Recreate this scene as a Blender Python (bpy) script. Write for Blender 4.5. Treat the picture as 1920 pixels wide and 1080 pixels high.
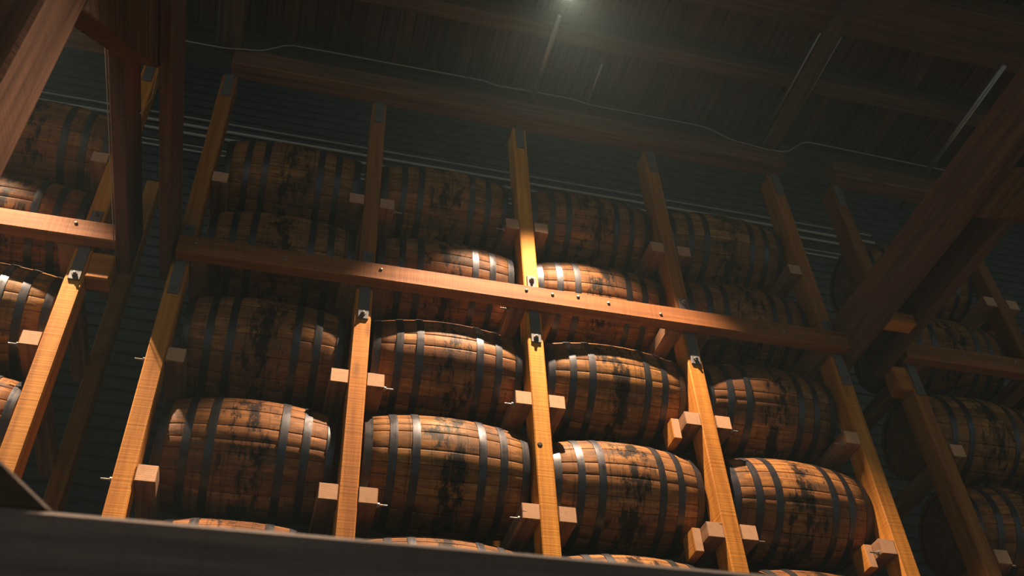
import bpy, bmesh, math, random
from mathutils import Vector, Matrix

random.seed(7)
for o in list(bpy.data.objects):
    bpy.data.objects.remove(o, do_unlink=True)
scene = bpy.context.scene
C = scene.collection

# ------------------------------------------------------------------ units
# Measurements are in rack bays (1 bay = 1.06 m); z = 0 is the top of the
# lowest fully visible row of barrel rails.
U = 1.06
Z0 = 4.30


def W(x, y, z):
    return Vector((x * U, y * U, z * U + Z0))


# ------------------------------------------------------------------ camera
cam_data = bpy.data.cameras.new('camera')
cam = bpy.data.objects.new('camera', cam_data)
C.objects.link(cam)
R_ = Vector((0.96664536, -0.25236782, -0.04367195))
U_ = Vector((-0.14249298, -0.67161048, 0.72707298))
F_ = Vector((0.21282036, 0.69659877, 0.68516979))
m = Matrix((R_, U_, -F_)).transposed().to_4x4()
m.translation = W(0.6323, -4.0823, -2.5459)
cam.matrix_world = m
cam_data.sensor_width = 36.0
cam_data.lens = 1830.2 / 1920 * 36.0
cam_data.clip_start = 0.05
cam_data.dof.use_dof = True
cam_data.dof.focus_distance = 5.3
cam_data.dof.aperture_fstop = 3.2
scene.camera = cam

# ------------------------------------------------------------------ world, exposure
world = bpy.data.worlds.new('world')
scene.world = world
world.use_nodes = True
bg = world.node_tree.nodes['Background']
bg.inputs['Color'].default_value = (0.80, 1.0, 0.96, 1)
bg.inputs['Strength'].default_value = 0.22
scene.view_settings.view_transform = 'Standard'
scene.view_settings.look = 'None'
scene.view_settings.gamma = 1.0
scene.view_settings.exposure = 0.0
scene.view_settings.use_curve_mapping = False
scene.cycles.use_denoising = True
scene.cycles.adaptive_threshold = 0.05
scene.cycles.max_bounces = 3
scene.cycles.diffuse_bounces = 2
scene.cycles.glossy_bounces = 2
scene.cycles.volume_bounces = 0
HAZE_DENSITY = 0.0025

LAMP_ENERGY = 2150.0
LAMP_COLOR = (1.0, 0.74, 0.50)
LAMP_SIZE = math.radians(77)
FILL_ENERGY = 27.0
FILL_COLOR = (1.0, 0.66, 0.42)


# ------------------------------------------------------------------ material helpers
def new_mat(name):
    mt = bpy.data.materials.new(name)
    mt.use_nodes = True
    nt = mt.node_tree
    nt.nodes.clear()
    out = nt.nodes.new('ShaderNodeOutputMaterial')
    b = nt.nodes.new('ShaderNodeBsdfPrincipled')
    nt.links.new(b.outputs[0], out.inputs[0])
    return mt, nt, b


def nd(nt, t, **kw):
    n = nt.nodes.new(t)
    for k, v in kw.items():
        setattr(n, k, v)
    return n


def math_node(nt, op, a, b=None, clamp=False):
    n = nt.nodes.new('ShaderNodeMath')
    n.operation = op
    n.use_clamp = clamp
    for i, v in enumerate((a, b)):
        if v is None:
            continue
        if isinstance(v, (int, float)):
            n.inputs[i].default_value = v
        else:
            nt.links.new(v, n.inputs[i])
    return n.outputs[0]


def maprange(nt, v, a, b, c, d):
    n = nt.nodes.new('ShaderNodeMapRange')
    nt.links.new(v, n.inputs['Value'])
    for k, x in zip(('From Min', 'From Max', 'To Min', 'To Max'), (a, b, c, d)):
        n.inputs[k].default_value = x
    return n.outputs[0]


def mixcol(nt, fac, a, b, blend='MIX'):
    n = nt.nodes.new('ShaderNodeMix')
    n.data_type = 'RGBA'
    n.blend_type = blend
    n.clamp_factor = True
    for sock, v in ((n.inputs[0], fac), (n.inputs[6], a), (n.inputs[7], b)):
        if isinstance(v, (int, float)):
            sock.default_value = v
        elif isinstance(v, tuple):
            sock.default_value = (v[0], v[1], v[2], 1)
        else:
            nt.links.new(v, sock)
    return n.outputs[2]


def coords(nt, spread=1.7):
    """object coordinates shifted by where the object stands"""
    tc = nd(nt, 'ShaderNodeTexCoord')
    oi = nd(nt, 'ShaderNodeObjectInfo')
    sc_ = nd(nt, 'ShaderNodeVectorMath', operation='SCALE')
    sc_.inputs['Scale'].default_value = spread
    nt.links.new(oi.outputs['Location'], sc_.inputs[0])
    ad = nd(nt, 'ShaderNodeVectorMath', operation='ADD')
    nt.links.new(tc.outputs['Object'], ad.inputs[0])
    nt.links.new(sc_.outputs[0], ad.inputs[1])
    return tc.outputs['Object'], ad.outputs[0], oi


def mapped(nt, vec, scale):
    mp = nd(nt, 'ShaderNodeMapping')
    mp.inputs['Scale'].default_value = scale
    nt.links.new(vec, mp.inputs['Vector'])
    return mp.outputs[0]


def noise(nt, vec, scale, detail=4, rough=0.55):
    n = nd(nt, 'ShaderNodeTexNoise')
    n.inputs['Scale'].default_value = scale
    n.inputs['Detail'].default_value = detail
    n.inputs['Roughness'].default_value = rough
    nt.links.new(vec, n.inputs['Vector'])
    return n.outputs['Fac']


def set_bump(nt, b, height, strength, dist=0.004):
    bp = nd(nt, 'ShaderNodeBump')
    bp.inputs['Strength'].default_value = strength
    bp.inputs['Distance'].default_value = dist
    nt.links.new(height, bp.inputs['Height'])
    nt.links.new(bp.outputs[0], b.inputs['Normal'])


def wood(name, base, dark, axis, sawn=0.12, rough=0.72, knots=0.5, spec=0.3):
    mt, nt, b = new_mat(name)
    raw, vec, oi = coords(nt)
    s = [16.0, 16.0, 16.0]
    s[axis] = 0.8
    grain = noise(nt, mapped(nt, vec, tuple(s)), 1.6, 4, 0.62)
    blot = noise(nt, vec, 1.9, 3)
    col = mixcol(nt, maprange(nt, grain, 0.36, 0.62, 0, 1), tuple(c * 0.8 for c in dark), base)
    col = mixcol(nt, maprange(nt, blot, 0.35, 0.7, 0.0, 0.35), col, dark)
    # saw kerfs across the grain
    w = [0.6, 0.6, 0.6]
    w[axis] = 60.0
    saw = noise(nt, mapped(nt, vec, tuple(w)), 1.3, 2, 0.5)
    col = mixcol(nt, maprange(nt, saw, 0.5, 0.72, 0.0, sawn * 2.2), col,
                 tuple(c * 0.45 for c in dark))
    # knots
    k = [5.0, 5.0, 5.0]
    k[axis] = 1.6
    vo = nd(nt, 'ShaderNodeTexVoronoi')
    vo.inputs['Scale'].default_value = 1.0
    nt.links.new(mapped(nt, vec, tuple(k)), vo.inputs['Vector'])
    kn = maprange(nt, vo.outputs['Distance'], 0.05, 0.14, knots, 0.0)
    col = mixcol(nt, kn, col, tuple(c * 0.22 for c in dark))
    col = mixcol(nt, 1.0, col, oi.outputs['Color'], 'MULTIPLY')
    nt.links.new(col, b.inputs['Base Color'])
    b.inputs['Roughness'].default_value = rough
    b.inputs['Specular IOR Level'].default_value = spec
    set_bump(nt, b, math_node(nt, 'ADD', grain, math_node(nt, 'MULTIPLY', saw, 1.2)), 0.45, 0.003)
    return mt


def end_grain(name, base, dark):
    mt, nt, b = new_mat(name)
    raw, vec, oi = coords(nt, 2.3)
    off = mapped(nt, vec, (1, 0.1, 1))
    wv = nd(nt, 'ShaderNodeTexWave', wave_type='RINGS', rings_direction='Y')
    wv.inputs['Scale'].default_value = 26
    wv.inputs['Distortion'].default_value = 3
    wv.inputs['Detail'].default_value = 3
    nt.links.new(off, wv.inputs['Vector'])
    n = noise(nt, off, 30, 4)
    col = mixcol(nt, maprange(nt, wv.outputs['Fac'], 0.2, 0.9, 0.0, 0.45), base, dark)
    col = mixcol(nt, maprange(nt, n, 0.5, 0.75, 0, 0.5), col, dark)
    cr = noise(nt, mapped(nt, vec, (7, 0.2, 26)), 1.0, 2)
    col = mixcol(nt, maprange(nt, cr, 0.69, 0.72, 0, 0.85), col, tuple(c * 0.15 for c in dark))
    col = mixcol(nt, 1.0, col, oi.outputs['Color'], 'MULTIPLY')
    nt.links.new(col, b.inputs['Base Color'])
    b.inputs['Roughness'].default_value = 0.8
    set_bump(nt, b, n, 0.4, 0.003)
    return mt


def barrel_wood(name, base, brown, grey):
    """staves share the barrel's own axes: x runs along the barrel"""
    mt, nt, b = new_mat(name)
    raw, vec, oi = coords(nt, 3.1)
    sep = nd(nt, 'ShaderNodeSeparateXYZ')
    nt.links.new(raw, sep.inputs[0])
    ax = math_node(nt, 'ABSOLUTE', sep.outputs['X'])
    rnd = oi.outputs['Random']
    # every stave its own grain
    sh = nd(nt, 'ShaderNodeCombineXYZ')
    nt.links.new(math_node(nt, 'MULTIPLY', rnd, 37.0), sh.inputs[0])
    ad = nd(nt, 'ShaderNodeVectorMath', operation='ADD')
    nt.links.new(vec, ad.inputs[0])
    nt.links.new(sh.outputs[0], ad.inputs[1])
    grain = noise(nt, mapped(nt, ad.outputs[0], (1.6, 30, 30)), 1.5, 4, 0.65)
    col = mixcol(nt, maprange(nt, grain, 0.35, 0.65, 0, 1), brown, base)
    # tone of the single stave
    tone = nd(nt, 'ShaderNodeCombineXYZ')
    nt.links.new(maprange(nt, rnd, 0, 1, 0.62, 1.12), tone.inputs[0])
    nt.links.new(maprange(nt, rnd, 0, 1, 0.55, 1.12), tone.inputs[1])
    nt.links.new(maprange(nt, rnd, 0, 1, 0.50, 1.10), tone.inputs[2])
    col = mixcol(nt, 1.0, col, tone.outputs[0], 'MULTIPLY')
    # weathering in cloudy patches
    bl = noise(nt, vec, 3.2, 4, 0.65)
    col = mixcol(nt, maprange(nt, bl, 0.44, 0.62, 0, 0.85), col, brown)
    bl2 = noise(nt, mapped(nt, vec, (3, 9, 9)), 1.2, 4, 0.7)
    col = mixcol(nt, maprange(nt, bl2, 0.49, 0.66, 0, 0.8), col, grey)
    # marks running round the barrel where hoops once sat
    ring = noise(nt, mapped(nt, vec, (34, 0.7, 0.7)), 1.5, 3, 0.6)
    col = mixcol(nt, maprange(nt, ring, 0.57, 0.72, 0, 0.75), col, tuple(c * 0.35 for c in brown))
    for pos, wid in ((0.098, 0.0035), (0.335, 0.003)):
        dd = math_node(nt, 'ABSOLUTE', math_node(nt, 'SUBTRACT', math_node(nt, 'ADD', ax, math_node(nt, 'MULTIPLY', bl, 0.05)), pos + 0.025))
        ln = math_node(nt, 'MULTIPLY', maprange(nt, dd, 0.0, wid, 1, 0), maprange(nt, bl2, 0.4, 0.6, 0.1, 0.9))
        col = mixcol(nt, ln, col, (0.02, 0.012, 0.008))
    # black drips from the bung, about the middle
    st = noise(nt, mapped(nt, vec, (9, 4.0, 4.0)), 1.5, 5, 0.75)
    mid = maprange(nt, ax, 0.02, 0.20, 0.10, -0.08)
    col = mixcol(nt, maprange(nt, math_node(nt, 'ADD', st, mid), 0.54, 0.64, 0, 0.95), col,
                 (0.012, 0.010, 0.009))
    # darker round the chime
    col = mixcol(nt, maprange(nt, ax, 0.36, 0.47, 0, 0.5), col, grey)
    col = mixcol(nt, 1.0, col, oi.outputs['Color'], 'MULTIPLY')
    nt.links.new(col, b.inputs['Base Color'])
    nt.links.new(maprange(nt, bl, 0.3, 0.7, 0.5, 0.72), b.inputs['Roughness'])
    b.inputs['Specular IOR Level'].default_value = 0.12
    set_bump(nt, b, grain, 0.35, 0.003)
    return mt


def metal(name, base, rust, rough=0.42, metallic=0.85, amount=0.6):
    mt, nt, b = new_mat(name)
    raw, vec, oi = coords(nt, 2.0)
    n1 = noise(nt, vec, 9, 6, 0.7)
    n2 = noise(nt, mapped(nt, vec, (60, 3, 3)), 1.0, 3)
    col = mixcol(nt, maprange(nt, n1, 0.5, 0.72, 0, amount), base, rust)
    nt.links.new(col, b.inputs['Base Color'])
    b.inputs['Metallic'].default_value = metallic
    nt.links.new(math_node(nt, 'ADD', maprange(nt, n1, 0.3, 0.7, rough - 0.1, rough + 0.2),
                           maprange(nt, n2, 0.3, 0.7, -0.06, 0.06)), b.inputs['Roughness'])
    set_bump(nt, b, n2, 0.15, 0.002)
    return mt


def glow(name, color, strength):
    mt, nt, b = new_mat(name)
    b.inputs['Base Color'].default_value = (1, 1, 1, 1)
    b.inputs['Emission Color'].default_value = (*color, 1)
    b.inputs['Emission Strength'].default_value = strength
    return mt


OAK = [wood('rough_oak_%s' % 'xyz'[a], (0.62, 0.25, 0.036), (0.47, 0.165, 0.018), a) for a in range(3)]
OLD = [wood('old_timber_%s' % 'xyz'[a], (0.36, 0.185, 0.095), (0.20, 0.095, 0.048), a, 0.10, 0.8) for a in range(3)]
DARK = [wood('dark_board_%s' % 'xyz'[a], (0.10, 0.062, 0.044), (0.055, 0.034, 0.026), a, 0.08, 0.85) for a in range(3)]
END = end_grain('sawn_end_grain', (0.62, 0.34, 0.19), (0.42, 0.20, 0.10))
BARREL = barrel_wood('barrel_oak', (0.46, 0.215, 0.066), (0.185, 0.075, 0.026), (0.085, 0.048, 0.032))
HEAD = barrel_wood('barrel_head_oak', (0.40, 0.21, 0.085), (0.20, 0.09, 0.04), (0.12, 0.08, 0.055))
HOOP = metal('hoop_steel', (0.066, 0.065, 0.074), (0.034, 0.025, 0.024), 0.36, 0.75, 0.7)
STRAP = metal('strap_steel', (0.13, 0.12, 0.125), (0.07, 0.06, 0.058), 0.6, 0.2, 0.5)
BOLT = metal('bolt_steel', (0.30, 0.26, 0.23), (0.14, 0.10, 0.08), 0.5, 0.6, 0.5)
CONDUIT = metal('conduit_steel', (0.30, 0.29, 0.27), (0.15, 0.14, 0.12), 0.38, 0.8, 0.4)
SIDING = metal('painted_siding', (0.030, 0.031, 0.030), (0.022, 0.020, 0.019), 0.8, 0.0, 0.6)
SHADE = metal('lamp_enamel', (0.06, 0.065, 0.06), (0.05, 0.04, 0.035), 0.4, 0.0, 0.5)
PIPE = metal('pipe_paint', (0.42, 0.34, 0.27), (0.3, 0.24, 0.2), 0.45, 0.0, 0.4)
TWINE = metal('twine_fibre', (0.45, 0.33, 0.22), (0.3, 0.2, 0.12), 0.9, 0.0, 0.5)
FLOOR = wood('floor_boards', (0.07, 0.05, 0.036), (0.045, 0.032, 0.024), 0, 0.05, 0.85, 0.2)
BULB = glow('bulb_glow', (1.0, 0.80, 0.62), 14.0)


# ------------------------------------------------------------------ object helpers
def tag(o, label=None, cat=None, group=None, kind=None):
    if label:
        o['label'] = label
    if cat:
        o['category'] = cat
    if group:
        o['group'] = group
    if kind:
        o['kind'] = kind
    return o


def link(name, mesh, parent=None, loc=None, rot=None, color=None):
    o = bpy.data.objects.new(name, mesh)
    C.objects.link(o)
    if parent:
        o.parent = parent
    if loc is not None:
        o.location = loc
    if rot is not None:
        o.rotation_euler = rot
    if color:
        o.color = (*color, 1)
    return o


def empty(name, loc):
    e = bpy.data.objects.new(name, None)
    e.empty_display_size = 0.1
    C.objects.link(e)
    e.location = loc
    return e


_boxes = {}


def box_mesh(dx, dy, dz, mat, bev=0.006, endmat=None):
    """bevelled box, in metres, standing on z = 0; endmat covers the two y ends"""
    key = (round(dx, 4), round(dy, 4), round(dz, 4), mat.name, bev, bool(endmat))
    if key in _boxes:
        return _boxes[key]
    bm = bmesh.new()
    bmesh.ops.create_cube(bm, size=1.0)
    for v in bm.verts:
        v.co = Vector((v.co.x * dx, v.co.y * dy, (v.co.z + 0.5) * dz))
    if bev:
        bmesh.ops.bevel(bm, geom=list(bm.edges), offset=min(bev, 0.3 * min(dx, dy, dz)), segments=1, affect='EDGES')
    me = bpy.data.meshes.new('box')
    me.materials.append(mat)
    if endmat:
        me.materials.append(endmat)
        bm.normal_update()
        for f in bm.faces:
            if abs(f.normal.y) > 0.9:
                f.material_index = 1
    bm.to_mesh(me)
    bm.free()
    _boxes[key] = me
    return me


def box(name, x, y, z, mat, parent=None, bev=0.006, color=None, endmat=None):
    """axis-aligned box between the bay coordinates x=(x0,x1) and so on"""
    me = box_mesh((x[1] - x[0]) * U, (y[1] - y[0]) * U, (z[1] - z[0]) * U, mat, bev, endmat)
    loc = W((x[0] + x[1]) / 2, (y[0] + y[1]) / 2, z[0])
    if parent:
        loc = loc - parent.location
    return link(name, me, parent, loc, None, color)


def tube_mesh(pts, r, mat, sides=8, caps=True):
    """swept tube along points (metres)"""
    bm = bmesh.new()
    rings = []
    n = len(pts)
    up = Vector((0.13, 0.21, 0.97)).normalized()
    for i, p in enumerate(pts):
        t = (pts[min(i + 1, n - 1)] - pts[max(i - 1, 0)]).normalized()
        a = t.cross(up)
        if a.length < 0.05:
            a = t.cross(Vector((1, 0, 0)))
        a.normalize()
        b = t.cross(a)
        rings.append([bm.verts.new(p + a * math.cos(2 * math.pi * k / sides) * r + b * math.sin(2 * math.pi * k / sides) * r)
                      for k in range(sides)])
    for i in range(n - 1):
        for k in range(sides):
            bm.faces.new((rings[i][k], rings[i][(k + 1) % sides], rings[i + 1][(k + 1) % sides], rings[i + 1][k]))
    if caps:
        bm.faces.new(rings[0])
        bm.faces.new(rings[-1])
    bmesh.ops.recalc_face_normals(bm, faces=list(bm.faces))
    for f in bm.faces:
        f.smooth = True
    me = bpy.data.meshes.new('tube')
    me.materials.append(mat)
    bm.to_mesh(me)
    bm.free()
    return me


def lathe_mesh(profile, mat, sides=24, axis='Z', smooth=True):
    """profile: (radius, height) pairs in metres"""
    bm = bmesh.new()
    rings = []
    for r, h in profile:
        ring = []
        for k in range(sides):
            a = 2 * math.pi * k / sides
            v = (r * math.cos(a), r * math.sin(a), h)
            if axis == 'X':
                v = (h, v[0], v[1])
            ring.append(bm.verts.new(v))
        rings.append(ring)
    for i in range(len(rings) - 1):
        for k in range(sides):
            bm.faces.new((rings[i][k], rings[i][(k + 1) % sides], rings[i + 1][(k + 1) % sides], rings[i + 1][k]))
    bmesh.ops.remove_doubles(bm, verts=list(bm.verts), dist=1e-6)
    bmesh.ops.recalc_face_normals(bm, faces=list(bm.faces))
    for f in bm.faces:
        f.smooth = smooth
    me = bpy.data.meshes.new('lathe')
    me.materials.append(mat)
    bm.to_mesh(me)
    bm.free()
    return me


def poly_prism_x(name, yz, x, mat, parent=None, color=None):
    """polygon in the yz plane given thickness along x (bay coordinates); origin at its lowest corner"""
    o0 = W((x[0] + x[1]) / 2, min(p[0] for p in yz), min(p[1] for p in yz))
    bm = bmesh.new()
    a = [bm.verts.new(W(x[0], p[0], p[1]) - o0) for p in yz]
    b = [bm.verts.new(W(x[1], p[0], p[1]) - o0) for p in yz]
    n = len(yz)
    bm.faces.new(a)
    bm.faces.new(list(reversed(b)))
    for i in range(n):
        bm.faces.new((a[i], b[i], b[(i + 1) % n], a[(i + 1) % n]))
    bmesh.ops.recalc_face_normals(bm, faces=list(bm.faces))
    bmesh.ops.bevel(bm, geom=list(bm.edges), offset=0.006, segments=1, affect='EDGES')
    me = bpy.data.meshes.new('prism')
    me.materials.append(mat)
    bm.to_mesh(me)
    bm.free()
    if parent:
        o0 = o0 - parent.location
    return link(name, me, parent, o0, None, color)


# ------------------------------------------------------------------ the setting
XL, XR = -5.0, 14.0
fl = box('floor', (XL, XR), (-8.5, 2.4), (-4.15, -4.057), FLOOR)
tag(fl, 'wooden floor boards far below the barrel racks', 'floor', kind='structure')

wl = box('wall_back', (XL, XR), (2.30, 2.40), (-4.05, 7.0), DARK[0])
tag(wl, 'dark back wall of overlapping horizontal boards behind the racks', 'wall', kind='structure')
bd = box_mesh((XR - XL) * U, 0.022, 0.15, SIDING, 0.003)
k = 0
zz = -0.9
while zz < 6.2:
    o = link('board', bd, wl, W((XL + XR) / 2, 2.285, zz) - wl.location, (math.radians(-9), 0, 0))
    zz += 0.118
# high roof over the racks
rf = box('ceiling', (XL, XR), (-0.02, 2.4), (6.9, 7.0), DARK[0])
tag(rf, 'dark boarded roof high above the racks', 'ceiling', kind='structure')

# boarded ceiling of the aisle
cl = box('ceiling', (XL, XR), (-8.5, 0.02), (3.66, 3.72), DARK[1])
tag(cl, 'dark plank ceiling over the aisle in front of the racks', 'ceiling', kind='structure')
pk = [box_mesh(0.108 * U, 4.0 * U, 0.03, DARK[1], 0.004), box_mesh(0.108 * U, 4.0 * U, 0.036, DARK[1], 0.004)]
x = -2.3
while x < 7.6:
    g = random.uniform(0.55, 1.35)
    if not 4.62 < x < 4.72:
        link('plank', random.choice(pk), cl, W(x, -1.98, 3.62) - cl.location, None,
             (g, g * random.uniform(0.86, 1.0), g * random.uniform(0.8, 1.0)))
    x += 0.114

# ------------------------------------------------------------------ ceiling timbers
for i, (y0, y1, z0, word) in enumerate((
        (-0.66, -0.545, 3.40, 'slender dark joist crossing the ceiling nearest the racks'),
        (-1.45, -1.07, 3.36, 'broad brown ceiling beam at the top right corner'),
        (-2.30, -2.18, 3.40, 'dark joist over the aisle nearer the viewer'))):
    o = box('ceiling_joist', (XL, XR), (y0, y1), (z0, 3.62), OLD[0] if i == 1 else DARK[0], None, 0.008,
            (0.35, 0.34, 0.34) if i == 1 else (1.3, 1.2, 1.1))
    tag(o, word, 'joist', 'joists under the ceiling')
for x0, x1, word in ((-0.10, 0.03, 'ceiling crossbeam above the left end of the middle rack'),
                     (3.93, 4.06, 'ceiling crossbeam with a conduit, above the right end of the middle rack')):
    o = box('ceiling_crossbeam', (x0, x1), (-2.9, 0.0), (3.30, 3.40), DARK[1], None, 0.008, (1.1, 1.05, 1.0))
    tag(o, word, 'beam', 'crossbeams under the ceiling')

# conduits running from the aisle to the racks
for x, y0, y1, z, r, word in (
        (-0.125, -1.05, -0.01, 3.30, 0.007, 'thin conduit along the ceiling crossbeam, upper left'),
        (2.085, -0.80, -0.02, 3.30, 0.019, 'steel conduit leading away from the glowing lamp'),
        (2.49, -0.50, -0.06, 3.30, 0.008, 'short thin conduit just right of the lamp'),
        (3.915, -1.07, 0.0, 3.33, 0.008, 'thin conduit on the near side of the right crossbeam'),
        (4.075, -1.07, 0.0, 3.33, 0.006, 'very thin conduit on the far side of the right crossbeam'),
        (5.34, -1.15, 0.30, 3.30, 0.022, 'thick steel conduit at the upper right')):
    p0 = W(x, y0, z)
    o = link('conduit', tube_mesh([Vector((0, 0, 0)), Vector((0, (y1 - y0) * U, 0))], r * U, CONDUIT), None, p0)
    tag(o, word, 'conduit', 'conduits under the ceiling')

# wavy cable along the top beam
cp = [(-1.3, 3.36), (-0.7, 3.30), (-0.309, 3.178), (-0.084, 3.179), (0.121, 3.217), (0.373, 3.363), (0.704, 3.371), (1.705, 3.383),
      (1.824, 3.354), (2.106, 3.364), (2.352, 3.367), (2.556, 3.337), (3.409, 3.338), (3.693, 3.223), (3.908, 3.198),
      (4.05, 3.205), (4.322, 3.397), (5.607, 3.373), (7.0, 3.37)]
pts = []
for i in range(len(cp) - 1):
    p = [cp[max(i - 1, 0)], cp[i], cp[i + 1], cp[min(i + 2, len(cp) - 1)]]
    for s in range(4):
        t = s / 4
        z = p[1][1] + (p[2][1] - p[1][1]) * (3 * t * t - 2 * t ** 3)
        pts.append((p[1][0] + (p[2][0] - p[1][0]) * t, z))
pts.append(cp[-1])
o0 = W(pts[0][0], -0.125, pts[0][1])
o = link('cable', tube_mesh([W(a, -0.125, b_) - o0 for a, b_ in pts], 0.0065, CONDUIT, 6), None, o0)
tag(o, 'long pale cable sagging along the dark top beam of the racks', 'cable')

# pipes along the back wall above the top row
for i, (z, r) in enumerate(((5.27, 0.007), (5.15, 0.014), (5.03, 0.014), (4.86, 0.007), (4.79, 0.009))):
    p0 = W(-3.0, 2.16, z - 0.03)
    o = link('wall_pipe', tube_mesh([Vector((0, 0, 0)), Vector((9.8 * U, 0, 0))], r * U, PIPE, 10), None, p0)
    tag(o, ('%s of the five long pipes behind the top row of barrels' %
            ('uppermost', 'second from the top', 'middle one', 'second from the bottom', 'lowest')[i]), 'pipe',
        'pipes behind the top row')

# ------------------------------------------------------------------ racks: posts
H = 0.698
TIERS = (-1, 0, 1, 2, 3)
tier_z = {t: H * t for t in TIERS}
tier_z[3] = 2.0817
PW = 0.0473
posts = [('A', -0.4986), ('B', -0.004), ('C', 1.006), ('D', 2.003), ('E', 2.994), ('F', 4.001), ('G', 4.525), ('H', 5.552)]
PX = dict(posts)
post_word = {'A': 'last post of the left rack, at the left gap',
             'B': 'first post of the middle rack, at the left gap',
             'C': 'second post of the middle rack',
             'D': 'third post of the middle rack, brightest of all',
             'E': 'fourth post of the middle rack',
             'F': 'last post of the middle rack, beside the right tie planks',
             'G': 'first post of the right rack, at the narrow right gap',
             'H': 'farthest post at the right edge'}
short = {'A': 'last post of the left rack', 'B': 'first middle post', 'C': 'second middle post', 'D': 'third middle post',
         'E': 'fourth middle post', 'F': 'last middle post', 'G': 'first post of the right rack', 'H': 'post at the right edge'}
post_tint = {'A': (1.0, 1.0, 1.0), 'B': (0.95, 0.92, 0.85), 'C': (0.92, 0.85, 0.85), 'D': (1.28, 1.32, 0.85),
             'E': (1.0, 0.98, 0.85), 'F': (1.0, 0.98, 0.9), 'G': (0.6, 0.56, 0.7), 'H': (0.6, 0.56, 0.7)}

nut = lathe_mesh([(0.0, 0.0), (0.016, 0.0), (0.016, 0.012), (0.009, 0.014), (0.009, 0.024), (0.0, 0.025)], STRAP, 6, smooth=False)


knot_me = lathe_mesh([(0.0, 0.0), (0.017, 0.0), (0.014, 0.0045), (0.008, 0.005), (0.0, 0.0035)], DARK[1], 12)


def rack_post(key, y0, front):
    x = PX[key]
    t = empty('rack_post', W(x, y0 + 0.07, -1.6))
    c = post_tint[key]
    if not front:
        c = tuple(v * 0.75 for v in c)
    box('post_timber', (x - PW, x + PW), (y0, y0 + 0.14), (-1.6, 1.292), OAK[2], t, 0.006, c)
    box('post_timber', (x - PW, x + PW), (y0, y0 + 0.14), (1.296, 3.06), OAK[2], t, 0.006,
        tuple(v * w for v, w in zip(c, (1, 1, 1) if key in 'AD' else (0.62, 0.62, 0.9))))  # shade put into the tint of upper timbers, except lamplit A and D
    if key == 'D' and front:
        kn_ = link('knot', knot_me, t, W(x - 0.022, 0.001, 0.36) - t.location, (math.pi / 2, 0, 0))
        kn_['label'] = 'dark knot hole'
    if front:
        # steel straps that join the timbers behind the front rail and the top beam
        for z0, z1, za, zb in ((1.058, 1.585, 1.090, 1.548), (2.835, 3.06, None, None)):
            s = box('strap', (x - 0.028, x + 0.031), (-0.012, 0.0), (z0, z1), STRAP, t, 0.002)
            s['label'] = 'dark steel strap'
            for zq in (za, zb):
                if zq is None:
                    continue
                b_ = link('bolt', nut, s, W(x, -0.012, zq) - t.location - s.location, (math.pi / 2, 0, 0))
        tag(t, 'rough oak ' + post_word[key], 'post', 'front posts of the racks')
    else:
        tag(t, 'dark rear post hidden deep behind the ' + short[key], 'post', 'rear posts of the racks')
    return t


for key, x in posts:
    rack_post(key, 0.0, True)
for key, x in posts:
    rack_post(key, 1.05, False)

# ------------------------------------------------------------------ racks: rails that carry the barrels
row_word = {-1: 'bottom row', 0: 'lowest full row', 1: 'second full row',
            2: 'behind the front rail', 3: 'top row'}
sides = {'A': (-1,), 'B': (1,), 'C': (-1, 1), 'D': (-1, 1), 'E': (-1, 1), 'F': (-1,), 'G': (1,), 'H': (-1, 1)}
RW, RH = 0.094, 0.0898
bolt_long = lathe_mesh([(0.0, 0.0), (0.017, 0.0), (0.017, 0.003), (0.012, 0.004), (0.012, 0.014), (0.005, 0.015),
                        (0.005, 0.055), (0.0, 0.056)], BOLT, 8, 'X', smooth=False)
bolted = {('C', 0, 1), ('C', 1, 1), ('D', 0, -1), ('D', 1, -1), ('E', 0, 1), ('E', 1, 1), ('A', 1, -1), ('F', 0, -1),
          ('F', 1, -1), ('D', 2, -1), ('E', 2, 1), ('C', 3, 1), ('D', 3, -1), ('H', 1, 1), ('G', 0, 1)}
cleats = {('E', 0, -1), ('E', 1, -1), ('F', 0, -1)}
for key, x in posts:
    for t in TIERS:
        for s in sides[key]:
            z = tier_z[t]
            y0 = -0.004 + random.uniform(-0.006, 0.006)
            cx = x + s * (PW + 0.001 + RW / 2)
            g = random.uniform(0.88, 1.08)
            base = empty('barrel_rail', W(cx, 0.6, z - RH))
            box('timber', (cx - RW / 2, cx + RW / 2), (y0, 1.22), (z - RH, z), OLD[1], base, 0.004,
                (g, g, g), END)
            if (key, t, s) in bolted:
                b_ = link('bolt', bolt_long, base, W(cx + s * RW / 2, 0.035, z - RH * 0.78) - base.location,
                          (0, 0, 0 if s > 0 else math.pi))
            if (key, t, s) in cleats:
                xo = cx + s * (RW / 2 + 0.001)
                xs = sorted((xo, xo + s * 0.05))
                q = box('cleat', (xs[0], xs[1]), (0.07, 0.20), (z - RH - 0.05, z - 0.003), OAK[2], base, 0.004, (g, g, g), END)
            side = 'left' if s < 0 else 'right'
            tag(base, 'oak rail end, %s of the %s, %s' % (side, short[key], row_word[t]), 'rail',
                'rails that carry the barrels')
# bolts sticking out of the gap side of the first middle post
for z in (0.0, H):
    tt = [o for o in C.objects if o.get('label', '').endswith(post_word['B'])][0]
    link('bolt', bolt_long, tt, W(PX['B'] - PW, 0.035, z - 0.07) - tt.location, (0, 0, math.pi))

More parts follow.
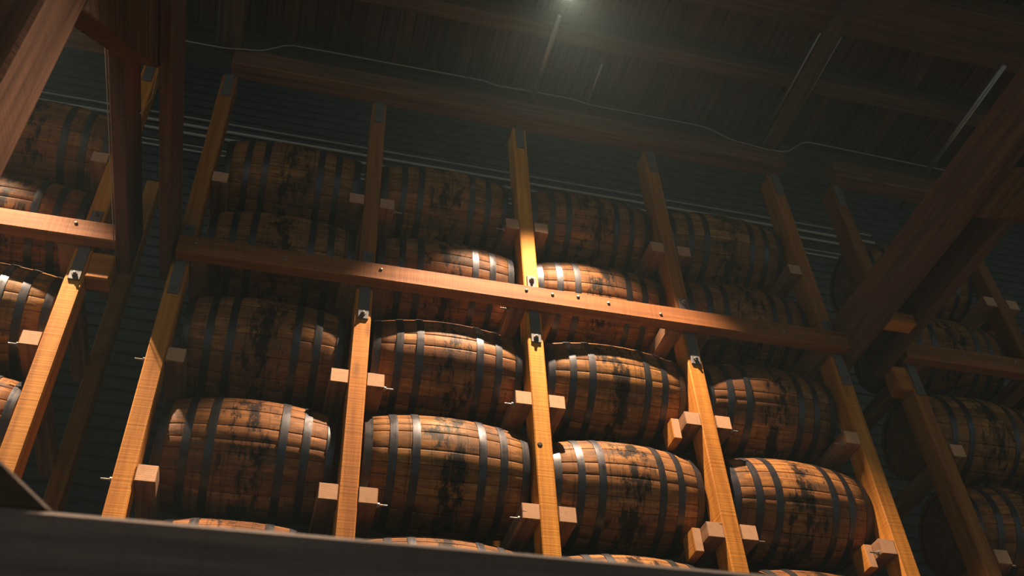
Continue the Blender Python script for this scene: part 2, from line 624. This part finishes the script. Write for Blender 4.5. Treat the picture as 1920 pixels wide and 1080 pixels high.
# long front rails and top beams
bolt_head = lathe_mesh([(0.0, 0.0), (0.011, 0.0), (0.010, 0.006), (0.0, 0.008)], BOLT, 8)
for x0, x1, word, bx in ((XL, -0.335, 'left rack', (-0.56, -1.3)),
                         (-0.035, 4.055, 'middle rack', (0.06, 0.16, 0.55, 1.08, 1.94, 2.10, 2.26, 2.45, 2.78, 3.6)),
                         (4.46, XR, 'right rack', (4.9, 5.3))):
    r = empty('front_rail', W((x0 + x1) / 2, -0.04, 1.295))
    box('timber', (x0, x1), (-0.090, -0.0125), (1.295, 1.423), OAK[0], r, 0.006, (0.54, 0.48, 0.85))
    for bb in bx:
        link('bolt', bolt_head, r, W(bb, -0.090, 1.36 + random.uniform(-0.02, 0.03)) - r.location, (math.pi / 2, 0, 0))
    tag(r, 'long oak front rail bolted across the posts of the ' + word, 'rail', 'front rails of the racks')
for x0, x1, word in ((XL, -0.40, 'left rack'), (0.0, 4.06, 'middle rack'), (4.49, 5.66, 'right rack'), (5.70, XR, 'far right rack')):
    o = box('top_beam', (x0, x1), (-0.11, 0.02), (3.065, 3.24), OLD[0], None, 0.008, (0.5, 0.47, 0.47))
    tag(o, 'dark horizontal beam on top of the posts of the ' + word, 'beam', 'top beams of the racks')

# ------------------------------------------------------------------ tie planks across the aisle, columns and knee braces
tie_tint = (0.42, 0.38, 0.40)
for x0, x1, word in ((-0.33, -0.26, 'left plank of the pair at the narrow left gap'),
                     (-0.11, -0.053, 'right plank of the pair at the narrow left gap'),
                     (4.052, 4.125, 'left plank of the pair at the narrow right gap'),
                     (4.31, 4.38, 'right plank of the pair at the narrow right gap')):
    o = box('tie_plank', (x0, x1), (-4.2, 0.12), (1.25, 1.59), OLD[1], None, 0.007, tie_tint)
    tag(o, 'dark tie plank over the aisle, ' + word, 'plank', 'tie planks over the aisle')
sp = box('spacer_block', (4.126, 4.309), (-0.42, -0.33), (1.252, 1.335), OAK[0], None, 0.004)
tag(sp, 'small orange wooden block wedged between the right tie planks', 'block')
sp = box('spacer_block', (-0.45, -0.332), (-0.01, 0.10), (1.09, 1.27), OAK[0], None, 0.006, (0.8, 0.7, 0.7))
tag(sp, 'cracked wooden block under the left front rail beside the tie plank', 'block')
sp = box('spacer_block', (4.382, 4.476), (-0.01, 0.10), (1.09, 1.27), OAK[0], None, 0.006, (0.8, 0.7, 0.7))
tag(sp, 'dark wooden block beside the right tie planks and the right rack', 'block')

COLM = wood('weathered_column', (0.15, 0.070, 0.042), (0.075, 0.033, 0.020), 2, 0.04, 0.9, 0.9, 0.03)
BRM = wood('brace_timber', (0.16, 0.080, 0.036), (0.09, 0.042, 0.018), 1, 0.05, 0.9, 0.2, 0.05)
for x0, x1, word in ((-0.258, -0.112, 'left'), (4.127, 4.308, 'right')):
    c = box('column', (x0, x1), (-2.51, -2.265), (-4.05, 3.36), COLM, None, 0.012)
    tag(c, 'thick weathered wooden column between the %s tie planks' % word, 'column', 'columns of the aisle')
    d = Vector((0.66, 0.75))
    nrm = Vector((-0.75, 0.66))
    lo = Vector((-2.263, 0.145))
    hi = lo + d * 1.50
    b_ = poly_prism_x('knee_brace', [(lo.x, lo.y), (hi.x, hi.y), (hi.x - 0.16, hi.y + 0.24), (lo.x, lo.y + 0.36)],
                      (x0 + 0.001, x1 - 0.001), BRM)
    tag(b_, 'slanting wooden brace from the column up to the %s tie planks' % word, 'brace', 'knee braces')

# thin pale tube along the lower edge of the left tie plank
tw = [(-0.262, -2.05, 0.50), (-0.262, -1.86, 0.715), (-0.30, -1.62, 0.99), (-0.334, -1.43, 1.243), (-0.335, -1.0, 1.243),
      (-0.335, -0.5, 1.243), (-0.335, -0.09, 1.243)]
o0 = W(*tw[0])
t_ = link('twine', tube_mesh([W(*p) - o0 for p in tw], 0.0032, TWINE, 5), None, o0)
kn = [(-0.37, -1.40, 1.225), (-0.345, -1.43, 1.235), (-0.334, -1.43, 1.243), (-0.30, -1.42, 1.24)]
link('knot', tube_mesh([W(*p) - o0 for p in kn], 0.004, TWINE, 5), t_, (0, 0, 0))
tag(t_, 'thin pale line along the edge of the left tie plank', 'twine')
tw = [(-0.115, -1.27, 1.25), (-0.125, -1.20, 1.235), (-0.14, -1.12, 1.245), (-0.19, -1.02, 1.24)]
o0 = W(*tw[0])
t_ = link('twine', tube_mesh([W(*p) - o0 for p in tw], 0.0025, TWINE, 5), None, o0)
tag(t_, 'short loose end of twine hanging between the left tie planks', 'twine')

# foreground beam and its brace
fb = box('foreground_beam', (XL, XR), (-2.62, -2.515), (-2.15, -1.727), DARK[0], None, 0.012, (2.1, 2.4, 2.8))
tag(fb, 'dark blurred beam crossing the bottom of the view in the foreground', 'beam')
bm = bmesh.new()
prof = [(0.05, -1.50), (0.325, -1.727), (0.15, -1.727), (0.05, -1.64)]
prof = [(-0.60, -0.98), (0.318, -1.727), (0.10, -1.727), (-0.60, -1.16)]
o0 = W(-0.15, -2.58, -1.727)
a = [bm.verts.new(W(p[0], -2.61, p[1]) - o0) for p in prof]
b_ = [bm.verts.new(W(p[0], -2.53, p[1]) - o0) for p in prof]
bm.faces.new(a)
bm.faces.new(list(reversed(b_)))
for i in range(4):
    bm.faces.new((a[i], b_[i], b_[(i + 1) % 4], a[(i + 1) % 4]))
bmesh.ops.recalc_face_normals(bm, faces=list(bm.faces))
bmesh.ops.bevel(bm, geom=list(bm.edges), offset=0.006, segments=1, affect='EDGES')
me = bpy.data.meshes.new('prism')
me.materials.append(OLD[0])
bm.to_mesh(me)
bm.free()
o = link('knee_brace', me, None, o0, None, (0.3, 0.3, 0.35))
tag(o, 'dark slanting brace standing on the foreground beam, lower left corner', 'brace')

# ------------------------------------------------------------------ barrels
BL, BR, BE = 0.85 * U, 0.318 * U, 0.268 * U      # length, bilge radius, end radius


def rad(x):
    s = x / (BL / 2)
    return BE + (BR - BE) * (1 - s * s)


def stave_mesh(a0, a1, mat):
    """one stave between two angles; outer face rounded off at both joints"""
    n = 10
    w = a1 - a0
    gap = 0.0009 / BR
    lift = random.uniform(-0.0005, 0.0005)
    trim = random.uniform(-0.004, 0.002)
    bm = bmesh.new()
    rows = []
    for i in range(n + 1):
        xx = (-0.5 + i / n) * (BL + trim)
        r = rad(xx) + lift
        row = []
        for f, dr in ((0.0, -0.024), (0.0, -0.0022), (0.07, -0.0004), (0.5, 0.0006), (0.93, -0.0004), (1.0, -0.0022), (1.0, -0.024)):
            a = a0 + gap + (w - 2 * gap) * f
            row.append(bm.verts.new((xx, (r + dr) * math.cos(a), (r + dr) * math.sin(a))))
        rows.append(row)
    for i in range(n):
        for j in range(6):
            f = bm.faces.new((rows[i][j], rows[i][j + 1], rows[i + 1][j + 1], rows[i + 1][j]))
            f.smooth = 1 <= j <= 4
    bm.faces.new(rows[0])
    bm.faces.new(list(reversed(rows[-1])))
    bmesh.ops.recalc_face_normals(bm, faces=list(bm.faces))
    me = bpy.data.meshes.new('stave')
    me.materials.append(mat)
    bm.to_mesh(me)
    bm.free()
    return me


def hoop_mesh(x0, x1):
    sd = 56
    th = 0.0035
    prof = [(rad(x0) - 0.004, x0), (rad(x0) + th, x0), (rad((x0 + x1) / 2) + th + 0.0004, (x0 + x1) / 2), (rad(x1) + th, x1),
            (rad(x1) - 0.004, x1)]
    me = lathe_mesh(prof, HOOP, sd, 'X')
    bm = bmesh.new()
    bm.from_mesh(me)
    for dx in (0.3, 0.7):        # two rivets
        xx = x0 + (x1 - x0) * dx
        mt = Matrix.Translation((xx, 0, rad(xx) + th + 0.0005)) @ Matrix.Diagonal((1, 1, 0.6, 1))
        bmesh.ops.create_icosphere(bm, subdivisions=1, radius=0.006, matrix=mt)
    for f in bm.faces:
        f.smooth = True
    bm.to_mesh(me)
    bm.free()
    me.set_sharp_from_angle(angle=math.radians(40))
    return me


def head_mesh(sign):
    """recessed head made of five boards"""
    xx = sign * (BL / 2 - 0.028)
    r = rad(xx) - 0.020
    bm = bmesh.new()
    cuts = [-r, -0.62 * r, -0.2 * r, 0.22 * r, 0.6 * r, r]
    for i in range(5):
        y0, y1 = cuts[i] + 0.0015, cuts[i + 1] - 0.0015
        up = []
        N = 6
        ys = [y0 + (y1 - y0) * k / N for k in range(N + 1)]
        for y in ys:
            up.append((y, math.sqrt(max(r * r - y * y, 0))))
        lo = [(y, -z) for y, z in reversed(up)]
        poly = [p for k, p in enumerate(up + lo) if k == 0 or (Vector(p) - Vector((up + lo)[k - 1])).length > 1e-5]
        if (Vector(poly[0]) - Vector(poly[-1])).length < 1e-5:
            poly = poly[:-1]
        a = [bm.verts.new((xx, p[0], p[1])) for p in poly]
        b2 = [bm.verts.new((xx - sign * 0.02, p[0], p[1])) for p in poly]
        bm.faces.new(a)
        bm.faces.new(list(reversed(b2)))
        for k in range(len(a)):
            bm.faces.new((a[k], b2[k], b2[(k + 1) % len(a)], a[(k + 1) % len(a)]))
    bmesh.ops.recalc_face_normals(bm, faces=list(bm.faces))
    me = bpy.data.meshes.new('head')
    me.materials.append(HEAD)
    bm.to_mesh(me)
    bm.free()
    return me


kits = []
for v in range(3):
    ws = [random.uniform(0.62, 1.35) for _ in range(22)]
    tot = sum(ws)
    a = 0.0
    st = []
    for w in ws:
        a1 = a + w / tot * 2 * math.pi
        st.append(stave_mesh(a, a1, BARREL))
        a = a1
    kits.append(st)
hoops = []
for p0, p1 in ((0.384, 0.4235), (0.262, 0.302), (0.150, 0.190)):
    for s in (-1, 1):
        hoops.append(hoop_mesh(*sorted((s * p0 * U, s * p1 * U))))
heads = [head_mesh(-1), head_mesh(1)]
bung = lathe_mesh([(0.0, BR - 0.02), (0.027, BR - 0.02), (0.025, BR + 0.004), (0.0, BR + 0.005)], HEAD, 12)

bay_word = {-1.0: 'in the left rack', 0.5: 'first bay of the middle rack',
            1.5: 'second bay of the middle rack', 2.5: 'third bay of the middle rack',
            3.5: 'last bay of the middle rack', 5.03: 'in the right rack'}
row_lab = {-1: 'oak barrel top just above the foreground beam,', 0: 'hooped oak barrel, lowest full row,',
           1: 'hooped oak barrel, second full row,', 2: 'hooped oak barrel behind the front rail,',
           3: 'hooped oak barrel, dim top row,'}
adjust = {(1.5, 0): (0.0, -0.02, 1.02), (0.5, 0): (0.005, 0.0, 1.0), (2.5, 0): (0.0, 0.01, 1.0), (0.5, 1): (0, 0.0, 1.0)}
n = 0
for bx, word in bay_word.items():
    for t in TIERS:
        if bx in (-1.0,) and t == -1:
            continue
        ox, oy, sc_ = adjust.get((bx, t), (random.uniform(-0.012, 0.012), random.uniform(-0.012, 0.012), random.uniform(0.992, 1.006)))
        zb = tier_z[t] + 0.287 * sc_
        e = empty('barrel', W(bx + ox, 0.335 + oy, zb))
        e.scale = (sc_, sc_, sc_)
        e.rotation_euler = (random.uniform(0, 6.28), 0, math.radians(random.uniform(-0.7, 0.7)))
        tint = random.uniform(0.86, 1.1)
        col = (tint, tint * random.uniform(0.93, 1.05), tint * random.uniform(0.9, 1.1))
        for me in kits[n % 3]:
            link('stave', me, e, None, None, col)
        for me in hoops:
            link('hoop', me, e)
        for me in heads:
            link('head', me, e, None, None, col)
        link('bung', bung, e, None, None, col)
        tag(e, row_lab[t] + ' ' + word, 'barrel', 'barrels on the racks')
        n += 1

# ------------------------------------------------------------------ lamps
shade_me = lathe_mesh([(0.03, 0.10), (0.035, 0.06), (0.06, 0.045), (0.10, 0.005), (0.125, -0.03), (0.121, -0.03), (0.096, 0.0),
                       (0.056, 0.038), (0.03, 0.05)], SHADE, 28)
socket_me = lathe_mesh([(0.0, 0.17), (0.022, 0.17), (0.024, 0.06), (0.0, 0.06)], SHADE, 16)
bulb_me = lathe_mesh([(0.0, 0.062), (0.014, 0.06), (0.018, 0.035), (0.030, 0.010), (0.028, -0.012), (0.016, -0.026), (0.0, -0.031)], BULB, 16)
for lx, word in ((-1.5, 'over the left rack, out of view'), (2.11, 'glowing at the top edge of the picture'),
                 (7.0, 'over the right rack, out of view')):
    e = empty('aisle_lamp', W(lx, -0.965, 3.445))
    tilt = math.radians(-3.4)
    for nm, me in (('lamp_shade', shade_me), ('socket', socket_me), ('bulb', bulb_me)):
        link(nm, me, e, (0, 0, 0), (tilt, 0, 0))
    top = Vector((0, math.sin(-tilt) * 0.16, math.cos(tilt) * 0.16))
    link('stem', tube_mesh([top, Vector((top.x, top.y, 0.275))], 0.009, CONDUIT), e, (0, 0, 0))
    tag(e, 'small shaded flood lamp ' + word, 'lamp', 'lamps over the aisle')
    ld = bpy.data.lights.new('aisle_light', 'SPOT')
    ld.energy = LAMP_ENERGY
    ld.color = LAMP_COLOR
    ld.spot_size = LAMP_SIZE
    ld.spot_blend = 0.30
    ld.shadow_soft_size = 0.03
    lo = bpy.data.objects.new('aisle_light', ld)
    C.objects.link(lo)
    lo.parent = e
    d = Vector((0, -0.06, -1.0)).normalized()
    lo.rotation_euler = d.to_track_quat('-Z', 'Y').to_euler()
    lo.location = d * 0.06
fe = empty('fill_lamp', W(-1.6, -6.4, 1.2))  # fill lamp added behind the viewer to brighten the rack fronts
for nm, me in (('lamp_shade', shade_me), ('socket', socket_me), ('bulb', bulb_me)):
    link(nm, me, fe, (0, 0, 0))
link('cord', tube_mesh([Vector((0, 0, 0.16)), Vector((0, 0, 2.55))], 0.006, CONDUIT), fe, (0, 0, 0))
tag(fe, 'added fill lamp, unseen behind the viewer', 'lamp')
ld = bpy.data.lights.new('fill_light', 'POINT')
ld.energy = FILL_ENERGY
ld.color = FILL_COLOR
ld.shadow_soft_size = 0.15
lo = bpy.data.objects.new('fill_light', ld)
C.objects.link(lo)
lo.parent = fe
lo.location = (0, 0, -0.25)

# ------------------------------------------------------------------ thin haze added to lift the dark tones
hm = bpy.data.materials.new('lifting_haze')
hm.use_nodes = True
nt = hm.node_tree
nt.nodes.clear()
out = nt.nodes.new('ShaderNodeOutputMaterial')
vs = nt.nodes.new('ShaderNodeVolumeScatter')
vs.inputs['Color'].default_value = (0.66, 0.92, 1.0, 1)
vs.inputs['Density'].default_value = HAZE_DENSITY
nt.links.new(vs.outputs[0], out.inputs['Volume'])
hz = box('haze', (XL + 0.05, XR - 0.05), (-8.4, 2.25), (-4.03, 6.85), hm, None, 0)
tag(hz, 'faint haze added to lift the dark tones of the warehouse', 'haze', kind='stuff')
